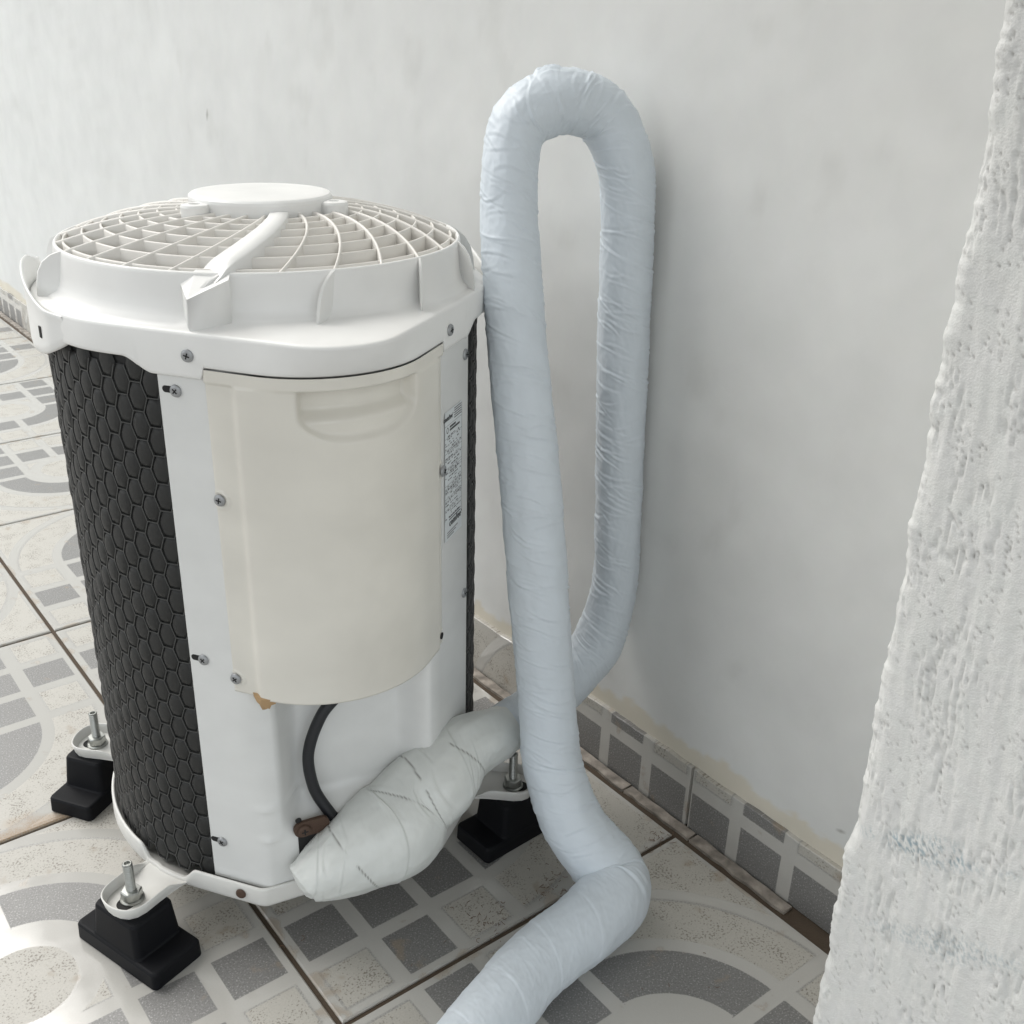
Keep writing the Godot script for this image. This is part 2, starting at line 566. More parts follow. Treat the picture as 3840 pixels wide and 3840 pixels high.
# ---------------------------------------------------------------- rough pillar
func build_pillar() -> void:
	var t := Node3D.new()
	t.name = "stucco_pillar"
	add_child(t)
	t.position = Vector3(0.342, 0, 0.223)
	tag(t, "rough white stucco pillar with combed grooves and bluish stains", "pillar")
	# the coat: down the side, round the corner, along the front
	var as_ := PackedFloat32Array()
	var a := -0.25
	while a < -0.012:
		as_.append(a); a += 0.006
	while a < 0.17:
		as_.append(a); a += 0.0013
	while a < 0.30:
		as_.append(a); a += 0.004
	while a < 0.9:
		as_.append(a); a += 0.02
	var ys := PackedFloat32Array()
	var y := 0.0
	while y < 0.12:
		ys.append(y); y += 0.006
	while y < 1.02:
		ys.append(y); y += 0.0017
	while y < 2.38:
		ys.append(y); y += 0.05
	var comb := noise(1.0, 61, 3)
	var coarse := noise(1.0, 62, 3)
	var lump := noise(1.0, 63, 2)
	var pit := noise(1.0, 64, 1)
	var blue := noise(1.0, 65, 2)
	var tone := noise(3.0, 66, 3)
	var pts := PackedVector3Array()
	var cols := PackedColorArray()
	var rc := 0.010
	for j in ys.size():
		var py := ys[j]
		var jag := 0.0050 * lump.get_noise_2d(py * 9.0, 5.0) + 0.0022 * lump.get_noise_2d(py * 34.0, 9.0) + 0.0010 * lump.get_noise_2d(py * 120.0, 2.0)
		for i in as_.size():
			var s := as_[i]
			var p: Vector3
			var n: Vector3
			if s < -rc * 0.785:
				n = Vector3(-1, 0, 0)
				p = Vector3(0, py, -rc + s + rc * 0.785)
			elif s < rc * 0.785:
				var an := s / rc + 0.785
				n = Vector3(-cos(an), 0, sin(an))
				p = Vector3(rc, py, -rc) + n * rc
			else:
				n = Vector3(0, 0, 1)
				p = Vector3(rc + s - rc * 0.785, py, 0)
			var xx := s + 0.008 * comb.get_noise_2d(py * 4.0, 40.0) + 0.04 * (py - 0.4)
			var g := comb.get_noise_2d(xx * 130.0, py * 15.0)
			var g2 := coarse.get_noise_2d(xx * 60.0, py * 8.0)
			var hgt := -0.0016 * smooth(0.17, 0.0, absf(g)) * smooth(-0.15, 0.30, coarse.get_noise_2d(xx * 22.0, py * 9.0 + 50.0)) + 0.0011 * g2
			hgt += 0.0003 * lump.get_noise_2d(xx * 300.0, py * 180.0)
			var pv := pit.get_noise_2d(xx * 480.0, py * 300.0) + 0.35 * coarse.get_noise_2d(xx * 30.0 + 70.0, py * 24.0)
			var ptd := smooth(0.74, 0.84, pv)
			hgt -= 0.0012 * ptd
			hgt += jag * smooth(0.012, 0.0, absf(s))
			pts.append(p + n * hgt)
			var v := 1.0 + 0.03 * tone.get_noise_2d(s, py)
			var c := Color(0.665 * v, 0.67 * v, 0.66 * v)
			# two worn strokes of bluish paint that only the hollows keep
			var l1 := absf(py - (0.379 + 0.35 * (s - 0.05))) / 0.013 + absf(s - 0.062) / 0.055
			var l2 := absf(py - (0.318 + 0.45 * (s - 0.08))) / 0.016 + absf(s - 0.085) / 0.075
			var k1 := smooth(1.5, 0.3, l1)
			var k2 := 0.45 * smooth(1.4, 0.2, l2)
			var bs := smooth(0.02, 0.22, blue.get_noise_2d(xx * 420.0, py * 220.0))
			c = c.lerp(Color(0.22, 0.31, 0.36), clampf(0.9 * (k1 * smooth(-0.6, 0.05, tone.get_noise_2d(s * 9.0, py * 4.0 + 8.0)) + k2) * bs, 0.0, 0.8))
			c = c.lerp(Color(0.40, 0.39, 0.37), 0.5 * ptd)
			cols.append(c)
	part("stucco_coat", grid(pts, as_.size(), ys.size(), false, PackedVector2Array(), cols), M.pillar, t)
	var core := begin()
	bar(core, Vector3(0.012, 1.195, -0.13), Vector3(1.0, 1.195, -0.13), 0.24, 2.39, Vector3.UP)
	part("masonry_core", done(core), surf(mat(lin(0.6, 0.6, 0.58), 0.9), null, null, 0, 1), t)

func build_shade_roof() -> void:
	# unseen slab added to shade the near side, resting on wall and pillar
	var st := begin()
	bar(st, Vector3(1.2, 2.46, -0.20), Vector3(1.2, 2.46, 7.0), 2.7, 0.14, Vector3.UP)
	var o := part("added_shade_roof", done(st), surf(mat(lin(0.55, 0.54, 0.52), 0.9), null, null, 0, 1), self)
	tag(o, "unseen flat roof slab over the pillar, added to shade the near side", "roof")

# ---------------------------------------------------------------- condenser
func corner_r(th: float, s: float, rho: float) -> float:
	var a := absf(th)
	if a >= 45.0: return s / cos(deg_to_rad(a - 45.0))
	var c := (s - rho) * sqrt(2.0)
	var t := deg_to_rad(a)
	if t > atan2(rho * 0.70711, c + rho * 0.70711): return s / cos(PI / 4 - t)
	return c * cos(t) + sqrt(rho * rho - pow(c * sin(t), 2))

func wrap_deg(th: float) -> float:
	return fposmod(th + 180.0, 360.0) - 180.0

func lip_r(th: float) -> float:
	var a := absf(wrap_deg(th))
	if a < 45.0: return corner_r(a, 0.208, 0.062)
	return lerpf(0.208, 0.212, smooth(45.0, 62.0, a))

func panel_point(th: float, y: float, off := 0.0) -> Vector3:
	var r := corner_r(th, 0.2035, 0.108) + off
	var p := pol(th, r, y)
	p.z = smin(p.z, 0.2, lerpf(0.005, 0.016, smooth(0.12, 0.20, y)))
	var dent := smooth(0.082, 0.050, absf(p.x - 0.008)) * smooth(0.128, 0.165, y)
	p.z -= 0.030 * dent
	# pressed ribs beside the valve
	for q in [[-0.084, 0.173], [-0.083, 0.137], [-0.052, 0.172]]:
		p.z += 0.0030 * exp(-pow((p.x - q[0]) / 0.009, 2) - pow((y - q[1]) / 0.0035, 2))
	return p

func dome_y(r: float) -> float:
	var t := maxf(0.0, (r - 0.06) / 0.1255)
	return 0.683 + 0.027 * (1.0 - t * t)

func spiral(r: float) -> float:
	return 26.0 * (0.187 - r) / 0.117

func screw_mesh() -> ArrayMesh:
	# head looking along +z
	var st := begin()
	var rings := []
	for q in [[0.0052, 0.0], [0.0055, 0.0006], [0.0050, 0.0017], [0.0034, 0.0024]]:
		var ring := PackedVector3Array()
		for i in 20:
			var a := -TAU * i / 20
			ring.append(Vector3(q[0] * cos(a), q[0] * sin(a), q[1]))
		rings.append(ring)
	loft(st, rings, true, true)
	return done(st)

func cross_mesh() -> ArrayMesh:
	var st := begin()
	bar(st, Vector3(-0.0026, 0, 0.0023), Vector3(0.0026, 0, 0.0023), 0.0011, 0.0006, Vector3.BACK)
	bar(st, Vector3(0, -0.0026, 0.00235), Vector3(0, 0.0026, 0.00235), 0.0011, 0.0006, Vector3.BACK)
	return done(st)

func slot_mesh(l: float) -> ArrayMesh:
	var st := begin()
	var lo := PackedVector3Array()
	var hi := PackedVector3Array()
	for p in rrect(l, 0.0058, 0.0028, 5):
		lo.append(Vector3(p.x, -p.y, -0.0005)); hi.append(Vector3(p.x, -p.y, 0.0003))
	loft(st, [lo, hi])
	return done(st)

func build_condenser() -> void:
	var u := Node3D.new()
	u.name = "condenser_unit"
	add_child(u)
	u.position = Vector3(-0.3027, 0, 0.331)
	u.rotation.y = atan2(0.98, 0.2)
	tag(u, "round white outdoor condenser unit with black mesh sides on black rubber feet", "condenser unit")

	# --- sheet metal front
	var nu := 202
	var nv := 150
	var pts := PackedVector3Array()
	for j in nv:
		var y := 0.076 + (0.612 - 0.076) * j / (nv - 1)
		for i in nu + 4:
			var th := -40.5 + 89.8 * clampf(float(i - 2) / (nu - 1), 0.0, 1.0)
			var p := panel_point(th, y)
			if i < 2: p = pol(th, corner_r(th, 0.2035, 0.108) - (0.012 if i == 0 else 0.0015), y) + Vector3(-0.0006, 0, 0)
			elif i >= nu + 2: p = pol(49.5, corner_r(49.3, 0.2035, 0.108) - (0.0015 if i == nu + 2 else 0.012), y)
			pts.append(p)
	part("metal_front_panel", grid(pts, nu + 4, nv), M.metal_panel, u)

	# --- moulded cover over the valve side
	pts = PackedVector3Array()
	nu = 133
	nv = 206
	for j in nv:
		var y := 0.308 + (0.6126 - 0.308) * maxf(0.0, float(j - 2)) / (nv - 3)
		for i in nu:
			var f := float(i) / (nu - 1)
			var th := -28.6 + 59.0 * f
			var r := corner_r(th, 0.2043, 0.110)
			var body := smooth(-22.6, -21.2, th) * smooth(28.2, 26.6, th)
			var strip := smooth(0.6005, 0.6022, y)
			r += 0.0042 * body
			r = lerpf(r, corner_r(th, 0.2075, 0.100) - 0.0005, strip)
			# hand grip
			var gx := smooth(-10.0, -8.3, th) * smooth(16.6, 14.6, th)
			var lowest := 0.5545 + 0.016 * pow(absf(th - 3.2) / 12.5, 3.2)
			var gy := smooth(lowest, lowest + 0.007, y) * (1.0 - strip)
			var depth := lerpf(0.007, 0.017, smooth(0.572, 0.583, y))
			r -= depth * gx * gy
			# screw dimples
			for q in [[-27.3, 0.499], [-27.6, 0.322], [29.6, 0.492], [29.6, 0.315]]:
				var d := Vector2((th - q[0]) * 0.0036, y - q[1]).length()
				r += 0.0012 * smooth(0.0088, 0.0078, d) - 0.0012 * smooth(0.0066, 0.0058, d)
			if i == 0 or i == nu - 1: r -= 0.0022
			if j == 0: r -= 0.030
			elif j == 1: r -= 0.0012
			var p := pol(th, r, y)
			pts.append(p)
	part("service_cover", grid(pts, nu, nv), M.cover, u)
	# torn insulation under the lower corners of the cover
	var fo := begin()
	var fr := [PackedVector3Array(), PackedVector3Array(), PackedVector3Array()]
	for k in 3:
		for i in 10:
			var q: Vector2 = [Vector2(-0.088, 0.311), Vector2(-0.0865, 0.304), Vector2(-0.084, 0.301), Vector2(-0.0825, 0.2955), Vector2(-0.079, 0.298), Vector2(-0.0765, 0.296), Vector2(-0.074, 0.302), Vector2(-0.069, 0.306), Vector2(-0.066, 0.310), Vector2(-0.075, 0.313)][i]
			var m := Vector2(-0.077, 0.305)
			q = m + (q - m) * [1.0, 0.96, 0.6][k]
			fr[k].append(Vector3(q.x, q.y, 0.200 + [0.0, 0.012, 0.017][k] + rng.randf_range(-0.001, 0.001) + (q.x + 0.077) * 0.5))
	loft(fo, fr)
	part("torn_foam", done(fo), M.foam, u)
	fo = begin()
	var f2 := [PackedVector3Array(), PackedVector3Array()]
	for k in 2:
		for q in [Vector2(0.082, 0.309), Vector2(0.084, 0.303), Vector2(0.089, 0.300), Vector2(0.0885, 0.306), Vector2(0.094, 0.309)]:
			f2[k].append(Vector3(q.x, q.y, 0.196 + 0.008 * k - (q.x - 0.082)))
	loft(fo, f2)
	part("torn_foam", done(fo), M.foam, u)

	# --- coil wrapped in hexagonal netting
	pts = PackedVector3Array()
	nu = 132
	for j in 2:
		for i in nu:
			pts.append(pol(49.2 + 270.3 * i / (nu - 1), 0.2003, 0.078 + 0.545 * j))
	var coil := part("coil", grid(pts, nu, 2), M.coil, u)
	var cells := []
	for v in 3: cells.append(cell_mesh(v))
	var rest := begin()
	var wires := begin()
	var step := 4.27
	var c0 := -42.6
	for ci in 64:
		var th := c0 - step * ci
		if th < -309.0: break
		for ri in 22:
			var y := 0.0835 + 0.0255 * ri + (0.01275 if ci % 2 else 0.0)
			if y > 0.617: continue
			if ci < 14:
				var o := part("net_cell", cells[rng.randi() % 3], null, coil)
				o.position.y = y
				o.rotation.y = deg_to_rad(th)
			else:
				var xf := Transform3D(Basis(Vector3.UP, deg_to_rad(th)), Vector3(0, y, 0))
				rest.append_from(cells[0], 0, xf)
				wires.append_from(cells[0], 1, xf)
	var back := rest.commit()
	wires.commit(back)
	back.surface_set_material(0, M.cell)
	back.surface_set_material(1, M.wire)
	var bo := part("net_round_the_back", back, null, coil)
	bo.set_meta("kind", "stuff")

	# --- top cap: skirt, ledge, fan ring
	pts = PackedVector3Array()
	var ths := PackedFloat32Array()
	for i in 720: ths.append(-180.0 + 0.5 * i)
	for th in ths:
		var rl := lip_r(th)
		var a := absf(th)
		var lim := 28.6 if th < 0 else 30.4
		var rb := corner_r(a, 0.2075, 0.100) if a < 45.0 else rl
		var yb := lerpf(0.614, 0.604, smooth(lim - 0.4, lim + 0.1, a))
		yb = lerpf(yb, 0.616, smooth(41.0, 49.0, a) if th < 0 else smooth(45.0, 52.0, a))
		for q in [[rb - 0.036, yb + 0.001], [rb - 0.001, yb], [rb, yb + 0.0012], [lerpf(rb, rl, 0.15), yb + 0.004], [rl, 0.6390], [rl - 0.0005, 0.6408], [rl - 0.0018, 0.6420], [rl - 0.0040, 0.6425], [maxf(rl - 0.012, 0.199), 0.6432], [0.198, 0.6455], [0.1935, 0.6485], [0.1908, 0.655], [0.1893, 0.665], [0.1875, 0.680], [0.187, 0.6825], [0.186, 0.684], [0.1845, 0.684], [0.1838, 0.6825], [0.183, 0.68], [0.181, 0.60]]:
			pts.append(pol(th, q[0], q[1]))
	# rows run round the unit
	var np := 20
	var re := PackedVector3Array()
	re.resize(pts.size())
	for i in ths.size():
		for k in np: re[k * ths.size() + i] = pts[i * np + k]
	var cap := part("top_cap", grid(re, ths.size(), np, true), M.cap, u)

	# side ears
	for sd in [-1.0, 1.0]:
		pts = PackedVector3Array()
		nu = 61
		for i in nu:
			var f := float(i) / (nu - 1)
			var th: float = sd * lerpf(66.0, 114.0, f)
			var top := 0.640 + 0.026 * smooth(0.0, 0.75, f) - 0.008 * smooth(0.8, 1.0, f)
			var low := 0.5945 + 0.022 * pow(absf(f - 0.52) / 0.52, 2.6)
			for q in [[0.2085, low + 0.004], [0.2110, low + 0.0005], [0.2135, low], [0.2158, low + 0.002], [0.2165, low + 0.008], [0.2160, 0.630], [0.2165, top - 0.004], [0.2172, top - 0.0008], [0.2162, top], [0.2148, top - 0.0006], [0.2138, top - 0.004], [0.2125, 0.63], [0.2120, low + 0.010]]:
				pts.append(pol(th, q[0] - 0.0045 * smooth(0.14, 0.0, f), q[1]))
		var np2 := 13
		var rr := PackedVector3Array()
		rr.resize(pts.size())
		for i in nu:
			for k in np2: rr[k * nu + i] = pts[i * np2 + k]
		var ear := part("side_ear", grid(rr, nu, np2), M.cap, u)
		var hole := begin()
		bar(hole, pol(sd * 76.5, 0.2157, 0.6145), pol(sd * 76.5, 0.2157, 0.6245), 0.0052, 0.0024, pol(sd * 76.5, 1, 0))
		part("clip_slot", done(hole), M.dark, ear)

	# gussets down the fan ring
	for k in [0, 1, 2, 3, 4, 5, 6, 7, 8, 9, 10, 12]:
		var th: float = 3.0 + 27.7 * k
		var st := begin()
		var prof := [Vector2(0.184, 0.6835), Vector2(0.188, 0.683), Vector2(0.1945, 0.6795), Vector2(0.2005, 0.673), Vector2(0.2045, 0.664), Vector2(0.2065, 0.653), Vector2(0.2072, 0.6425), Vector2(0.184, 0.6425)]
		var ra := PackedVector3Array()
		var rb := PackedVector3Array()
		var side := pol(th + 90.0, 0.0014, 0)
		for p in prof:
			var bt := th + 1.35 * spiral(p.x)
			ra.append(pol(bt, p.x, p.y) - side)
			rb.append(pol(bt, p.x, p.y) + side)
		loft(st, [ra, rb])
		part("gusset", done(st), M.cap, u)

	# fan grille: rings, spiral ribs, one broad arm, hub
	for k in 7:
		var r := 0.0775 + 0.0168 * k
		pts = PackedVector3Array()
		var y := dome_y(r)
		var n := 144
		for q in [[0.0011, -0.015], [0.0011, -0.002], [0.0006, -0.0009], [-0.0006, -0.0009], [-0.0011, -0.002], [-0.0011, -0.015]]:
			for i in n: pts.append(pol(360.0 * i / n, r + q[0], y + q[1]))
		part("grille_ring", grid(pts, n, 6, true), M.grille, u)
	for k in 26:
		var th0 := 3.0 + 13.846 * k
		if k == 24: continue
		pts = PackedVector3Array()
		var n := 26
		for q in [[0.0013, -0.014], [0.0013, -0.001], [0.0007, 0.0006], [-0.0007, 0.0006], [-0.0013, -0.001], [-0.0013, -0.014]]:
			for i in n:
				var r := lerpf(0.058, 0.1855, float(i) / (n - 1))
				var th := th0 + spiral(r)
				var dir := (pol(th0 + spiral(r + 0.002), r + 0.002, 0) - pol(th, r, 0)).normalized()
				pts.append(pol(th, r, dome_y(r) + q[1]) + Vector3(dir.z, 0, -dir.x) * q[0])
		part("grille_rib", grid(pts, n, 6), M.grille, u)
	pts = PackedVector3Array()
	var na := 30
	for q in [[1.0, -0.014], [1.0, 0.0012], [0.93, 0.0028], [0.0, 0.0034], [-0.93, 0.0028], [-1.0, 0.0012], [-1.0, -0.014]]:
		for i in na:
			var r := lerpf(0.050, 0.1885, float(i) / (na - 1))
			var th := -27.9 + spiral(r)
			var hw := lerpf(0.0085, 0.0128, smooth(0.08, 0.185, r))
			var dir := (pol(-27.9 + spiral(r + 0.002), r + 0.002, 0) - pol(th, r, 0)).normalized()
			pts.append(pol(th, r, dome_y(r) - 0.004 * smooth(0.178, 0.1885, r) + (q[1] * smooth(0.186, 0.170, r) if q[1] > 0.0 else q[1])) + Vector3(dir.z, 0, -dir.x) * q[0] * hw)
	part("grille_arm", grid(pts, na, 7), M.cap, u)
	# the arm's box down the side of the ring
	var wb := begin()
	var wr := []
	for lv in [0, 1]:
		var ring := PackedVector3Array()
		for q in [[-22.4, 0.1815, 0.6848], [-22.2, 0.1965, 0.6805], [-30.6, 0.2115, 0.6675], [-34.6, 0.1880, 0.6745], [-31.2, 0.1815, 0.6848]]:
			ring.append(pol(q[0], q[1], q[2] if lv else 0.6425))
		wr.append(ring)
	loft(wb, wr, true, false)
	wb.set_smooth_group(-1)
	for f in [[0, 2, 1], [0, 4, 2], [4, 3, 2]]:
		for k in f: wb.add_vertex(wr[1][k])
	part("arm_box", done(wb), M.cap, u)
	# hub
	var hb := begin()
	loft(hb, [circle(0.0655, 0.700, 48), circle(0.0665, 0.7175, 48), circle(0.0660, 0.7200, 48), circle(0.0640, 0.7218, 48), circle(0.0600, 0.7224, 48)], true, true)
	var hub := part("fan_hub_cap", done(hb), M.cap, u)
	for th in [50.0, -66.0, 172.0]:
		var es := begin()
		var c := pol(th, 0.0735, 0)
		var o2 := Vector2(c.x, c.z)
		loft(es, [circle(0.0125, 0.701, 24, o2), circle(0.0128, 0.7150, 24, o2), circle(0.0120, 0.7170, 24, o2), circle(0.0100, 0.7176, 24, o2), circle(0.0052, 0.7177, 24, o2), circle(0.0048, 0.7145, 24, o2)], true, true)
		part("hub_lug", done(es), M.cap, hub)
	# fan and motor inside
	var fb := begin()
	loft(fb, [circle(0.045, 0.585, 32), circle(0.047, 0.64, 32), circle(0.043, 0.646, 32)], true, true)
	var fan := part("fan_boss", done(fb), M.fan, u)
	for k in 3:
		pts = PackedVector3Array()
		for j in 8:
			for i in 14:
				var r := 0.044 + 0.13 * j / 7.0
				var f := float(i) / 13.0 - 0.5
				pts.append(pol(120.0 * k + 86.0 * f + 20.0 * (r - 0.04) / 0.13, r, 0.612 + 0.045 * f))
		part("fan_blade", grid(pts, 14, 8), M.fan, fan)

	# --- base pan with four foot tabs
	pts = PackedVector3Array()
	var n_t := 360
	for q in [[-1.0, 0.0655], [-0.0045, 0.0655], [-0.0042, 0.0790], [-0.0030, 0.0806], [-0.0014, 0.0800], [-0.0006, 0.078], [0.0, 0.062], [-0.0012, 0.0585], [-0.004, 0.0572], [-1.0, 0.0572]]:
		for i in n_t:
			var th := -180.0 + 360.0 * i / n_t
			var a := absf(th)
			var p: Vector3
			if a < 60.0:
				p = panel_point(th, 0.08, 0.0045)
				p = p * Vector3(1, 0, 1) + pol(th, 0.004, 0)
				p.x *= lerpf(1.0, 0.2115 / Vector2(p.x, p.z).length(), smooth(38.0, 60.0, a))
				p.z *= lerpf(1.0, 0.2115 / Vector2(p.x, p.z).length(), smooth(38.0, 60.0, a))
			else:
				p = pol(th, 0.2115, 0)
			var cut := maxf(smooth(11.0, 6.5, absf(a - 56.6)), smooth(11.0, 6.5, absf(a - 123.4)))
			if q[0] < -0.5: p *= 0.1
			else: p += p.normalized() * q[0]
			p.y = lerpf(q[1], 0.0668, cut) if q[1] > 0.067 else q[1]
			pts.append(p)
	var pan := part("base_pan", grid(pts, n_t, 10, true), M.pan, u)
	var feet := [[Vector2(-0.2125, 0.14), Vector2(0.95, -0.31)], [Vector2(0.2125, 0.14), Vector2(-0.05, -1.0)], [Vector2(-0.2125, -0.14), Vector2(-0.55, -0.84)], [Vector2(0.2125, -0.14), Vector2(0.95, -0.31)]]
	for f in feet:
		var c: Vector2 = f[0]
		var out := Vector3(c.x, 0, c.y).normalized()
		var turn := atan2(out.x, out.z)
		var rad := c.length()
		# tab in its own frame: +z outwards, origin at the bolt
		var poly := PackedVector2Array()
		for q in [[0.0300, -0.056], [0.0265, -0.042], [0.0248, -0.028], [0.0242, -0.014], [0.0240, 0.004], [0.0218, 0.0130], [0.0168, 0.0195], [0.0088, 0.0230], [0.0, 0.0240]]: poly.append(Vector2(q[0], q[1]))
		for k in range(poly.size() - 2, -1, -1): poly.append(Vector2(-poly[k].x, poly[k].y))
		var st := begin()
		loft(st, [at_y(poly, 0.0600), at_y(poly, 0.0628)])
		var holder := part("foot_tab", done(st), M.pan, u)
		holder.position = Vector3(c.x, 0, c.y)
		holder.rotation.y = turn
		# upturned rim
		var rim := PackedVector3Array()
		var m := poly.size()
		var sub := 4
		var line := []
		for k in m: line.append(Vector3(poly[k].x, 0, poly[k].y))
		var cnt := (m - 1) * sub + 1
		var sm := []
		for k in cnt: sm.append(catmull(line, float(k) / (cnt - 1)))
		for q in [[-0.0006, 0.0600], [0.0010, 0.0630], [0.0022, 0.0690], [0.0030, 0.0735], [0.0022, 0.0744], [0.0012, 0.0736], [0.0002, 0.0690], [-0.0016, 0.0630]]:
			for k in cnt:
				var p: Vector3 = sm[k]
				var d: Vector3 = (sm[mini(k + 1, cnt - 1)] - sm[maxi(k - 1, 0)]).normalized()
				var nn := Vector3(-d.z, 0, d.x)
				if nn.dot(p + Vector3(0, 0, 0.02)) < 0: nn = -nn
				var low := smooth(-0.046, -0.020, p.z)
				rim.append(p + nn * q[0] + Vector3(0, lerpf(minf(q[1], 0.0632), q[1], low), 0))
		part("tab_rim", grid(rim, cnt, 8), M.pan, holder)
		var sl := begin()
		loft(sl, [at_y(rrect(0.018, 0.027, 0.009), 0.0626, Vector2(0, 0.004)), at_y(rrect(0.018, 0.027, 0.009), 0.0631, Vector2(0, 0.004))])
		part("bolt_slot", done(sl), M.dark, holder)
		# rubber foot
		var w: Vector2 = f[1]
		var ang := atan2(-w.y, w.x) - u.rotation.y
		var fs := begin()
		loft(fs, [at_y(rrect(0.122, 0.058, 0.005), 0.0), at_y(rrect(0.124, 0.060, 0.006), 0.0015), at_y(rrect(0.123, 0.059, 0.006), 0.0175), at_y(rrect(0.1205, 0.0565, 0.0055), 0.0198), at_y(rrect(0.117, 0.053, 0.005), 0.0204)])
		loft(fs, [at_y(rrect(0.074, 0.0562, 0.006), 0.0195), at_y(rrect(0.070, 0.0545, 0.007), 0.0225), at_y(rrect(0.063, 0.050, 0.007), 0.0565), at_y(rrect(0.060, 0.047, 0.0065), 0.0592), at_y(rrect(0.056, 0.043, 0.006), 0.0599)], true, true, 20)
		var foot := part("rubber_foot", done(fs), M.rubber, u)
		foot.position = Vector3(c.x, 0, c.y)
		foot.rotation.y = ang
		# bolt, nut and washer
		var bs := begin()
		var rings := []
		for k in 44:
			var y := 0.060 + 0.0475 * k / 43.0
			rings.append(circle(0.0050 if k % 2 else 0.0046, y, 16))
		loft(bs, rings, false, false)
		loft(bs, [circle(0.0047, 0.1075, 16), circle(0.0041, 0.1082, 16), circle(0.0031, 0.1082, 16), circle(0.0027, 0.1060, 16)], false, true, 70)
		part("bolt", done(bs), M.zinc, foot)
		bs = begin()
		loft(bs, [circle(0.0118, 0.0632, 24), circle(0.0118, 0.0646, 24), circle(0.0105, 0.0656, 24)], false, true)
		loft(bs, [circle(0.0100, 0.0655, 6), circle(0.0105, 0.0662, 6), circle(0.0105, 0.0738, 6), circle(0.0094, 0.0750, 6), circle(0.0050, 0.0752, 6)], false, false, 20)
		part("nut", done(bs), M.zinc, foot)

	# --- screws
	var sm_ := screw_mesh()
	var cm_ := cross_mesh()
	var sl_ := slot_mesh(0.013)
	# angle round the unit, height, facing, extra radius, has a slot
	for q in [[-31.4, 0.6232, -38.0, 0.0, 0], [-35.9, 0.5905, -45.0, 0.0, 1], [-27.3, 0.499, -45.0, 0.0012, 0], [-36.4, 0.334, -45.0, 0.0, 1], [-27.6, 0.322, -45.0, 0.0012, 0], [-36.8, 0.1225, -45.0, 0.0, 1], [33.5, 0.6215, 40.0, 0.0, 0], [46.9, 0.586, 45.0, 0.0, 0], [29.6, 0.492, 45.0, 0.0035, 0], [47.1, 0.331, 45.0, 0.0, 0]]:
		var th: float = q[0]
		var r: float = lip_r(th) if q[1] > 0.61 else corner_r(th, 0.2035, 0.108) + q[3]
		var o := part("screw", sm_, M.steel, u)
		o.position = pol(th, r, q[1])
		o.rotation = Vector3(0, deg_to_rad(q[2]), 0)
		var c := part("cross_recess", cm_, M.dark, o)
		c.rotation.z = rng.randf_range(0, 1.5)
		if q[4]:
			var s := part("screw_slot", sl_, M.dark, u)
			s.rotation = o.rotation
			s.position = o.position + o.basis * Vector3(-0.0065, 0.0006, 0)
	var dimple := part("screw_slot", slot_mesh(0.007), M.dark, u)
	dimple.position = pol(29.6, corner_r(29.6, 0.2043, 0.110) + 0.001, 0.315)
	dimple.rotation.y = deg_to_rad(45.0)
	dimple.rotation.z = 1.1
	# rusty screw in the base rim
	var rs := part("base_screw", sm_, M.rust, u)
	rs.position = panel_point(-31.5, 0.07, 0.0045) + pol(-31.5, 0.0045, 0)
	rs.position.y = 0.070
	rs.rotation.y = deg_to_rad(-40.0)

	# --- valve bracket at the foot of the panel
	var vb := begin()
	var vr := [PackedVector3Array(), PackedVector3Array()]
	for k in 2:
		for p in rrect(0.036, 0.0175, 0.0085, 6): vr[k].append(Vector3(p.x, -p.y, 0.004 * k))
	loft(vb, vr)
	var br := part("valve_bracket", done(vb), M.rust, u)
	br.position = Vector3(-0.042, 0.1405, 0.1985)
	var bsr := part("bracket_screw", sm_, M.rust, br)
	bsr.position = Vector3(-0.008, -0.001, 0.0042)
	bsr.scale = Vector3.ONE * 1.25
	part("cross_recess", cm_, M.dark, bsr)
	var hs := part("drain_hole", slot_mesh(0.0062), M.dark, u)
	hs.position = Vector3(-0.0545, 0.1515, 0.2)
	var vh := begin()
	bar(vh, Vector3(-0.045, 0.092, 0.1995), Vector3(-0.045, 0.137, 0.1995), 0.022, 0.003, Vector3.BACK)
	part("valve_opening", done(vh), M.dark, u)

	# --- power cable
	var ctrl := []
	for q in [[0.016, 0.330, 0.188], [0.0032, 0.286, 0.187], [-0.0024, 0.2784, 0.187], [-0.022, 0.2564, 0.186], [-0.0363, 0.2171, 0.185], [-0.0342, 0.178, 0.186], [-0.0246, 0.1518, 0.190], [-0.0092, 0.1262, 0.197], [0.01, 0.112, 0.205]]:
		ctrl.append(Vector4(q[0], q[1], q[2], 0.0058))
	var path := along(ctrl, 0.003)
	part("power_cable", grid(tube_points(path, 16), 16, path.size(), true), M.cable, u)

	build_sticker(u)

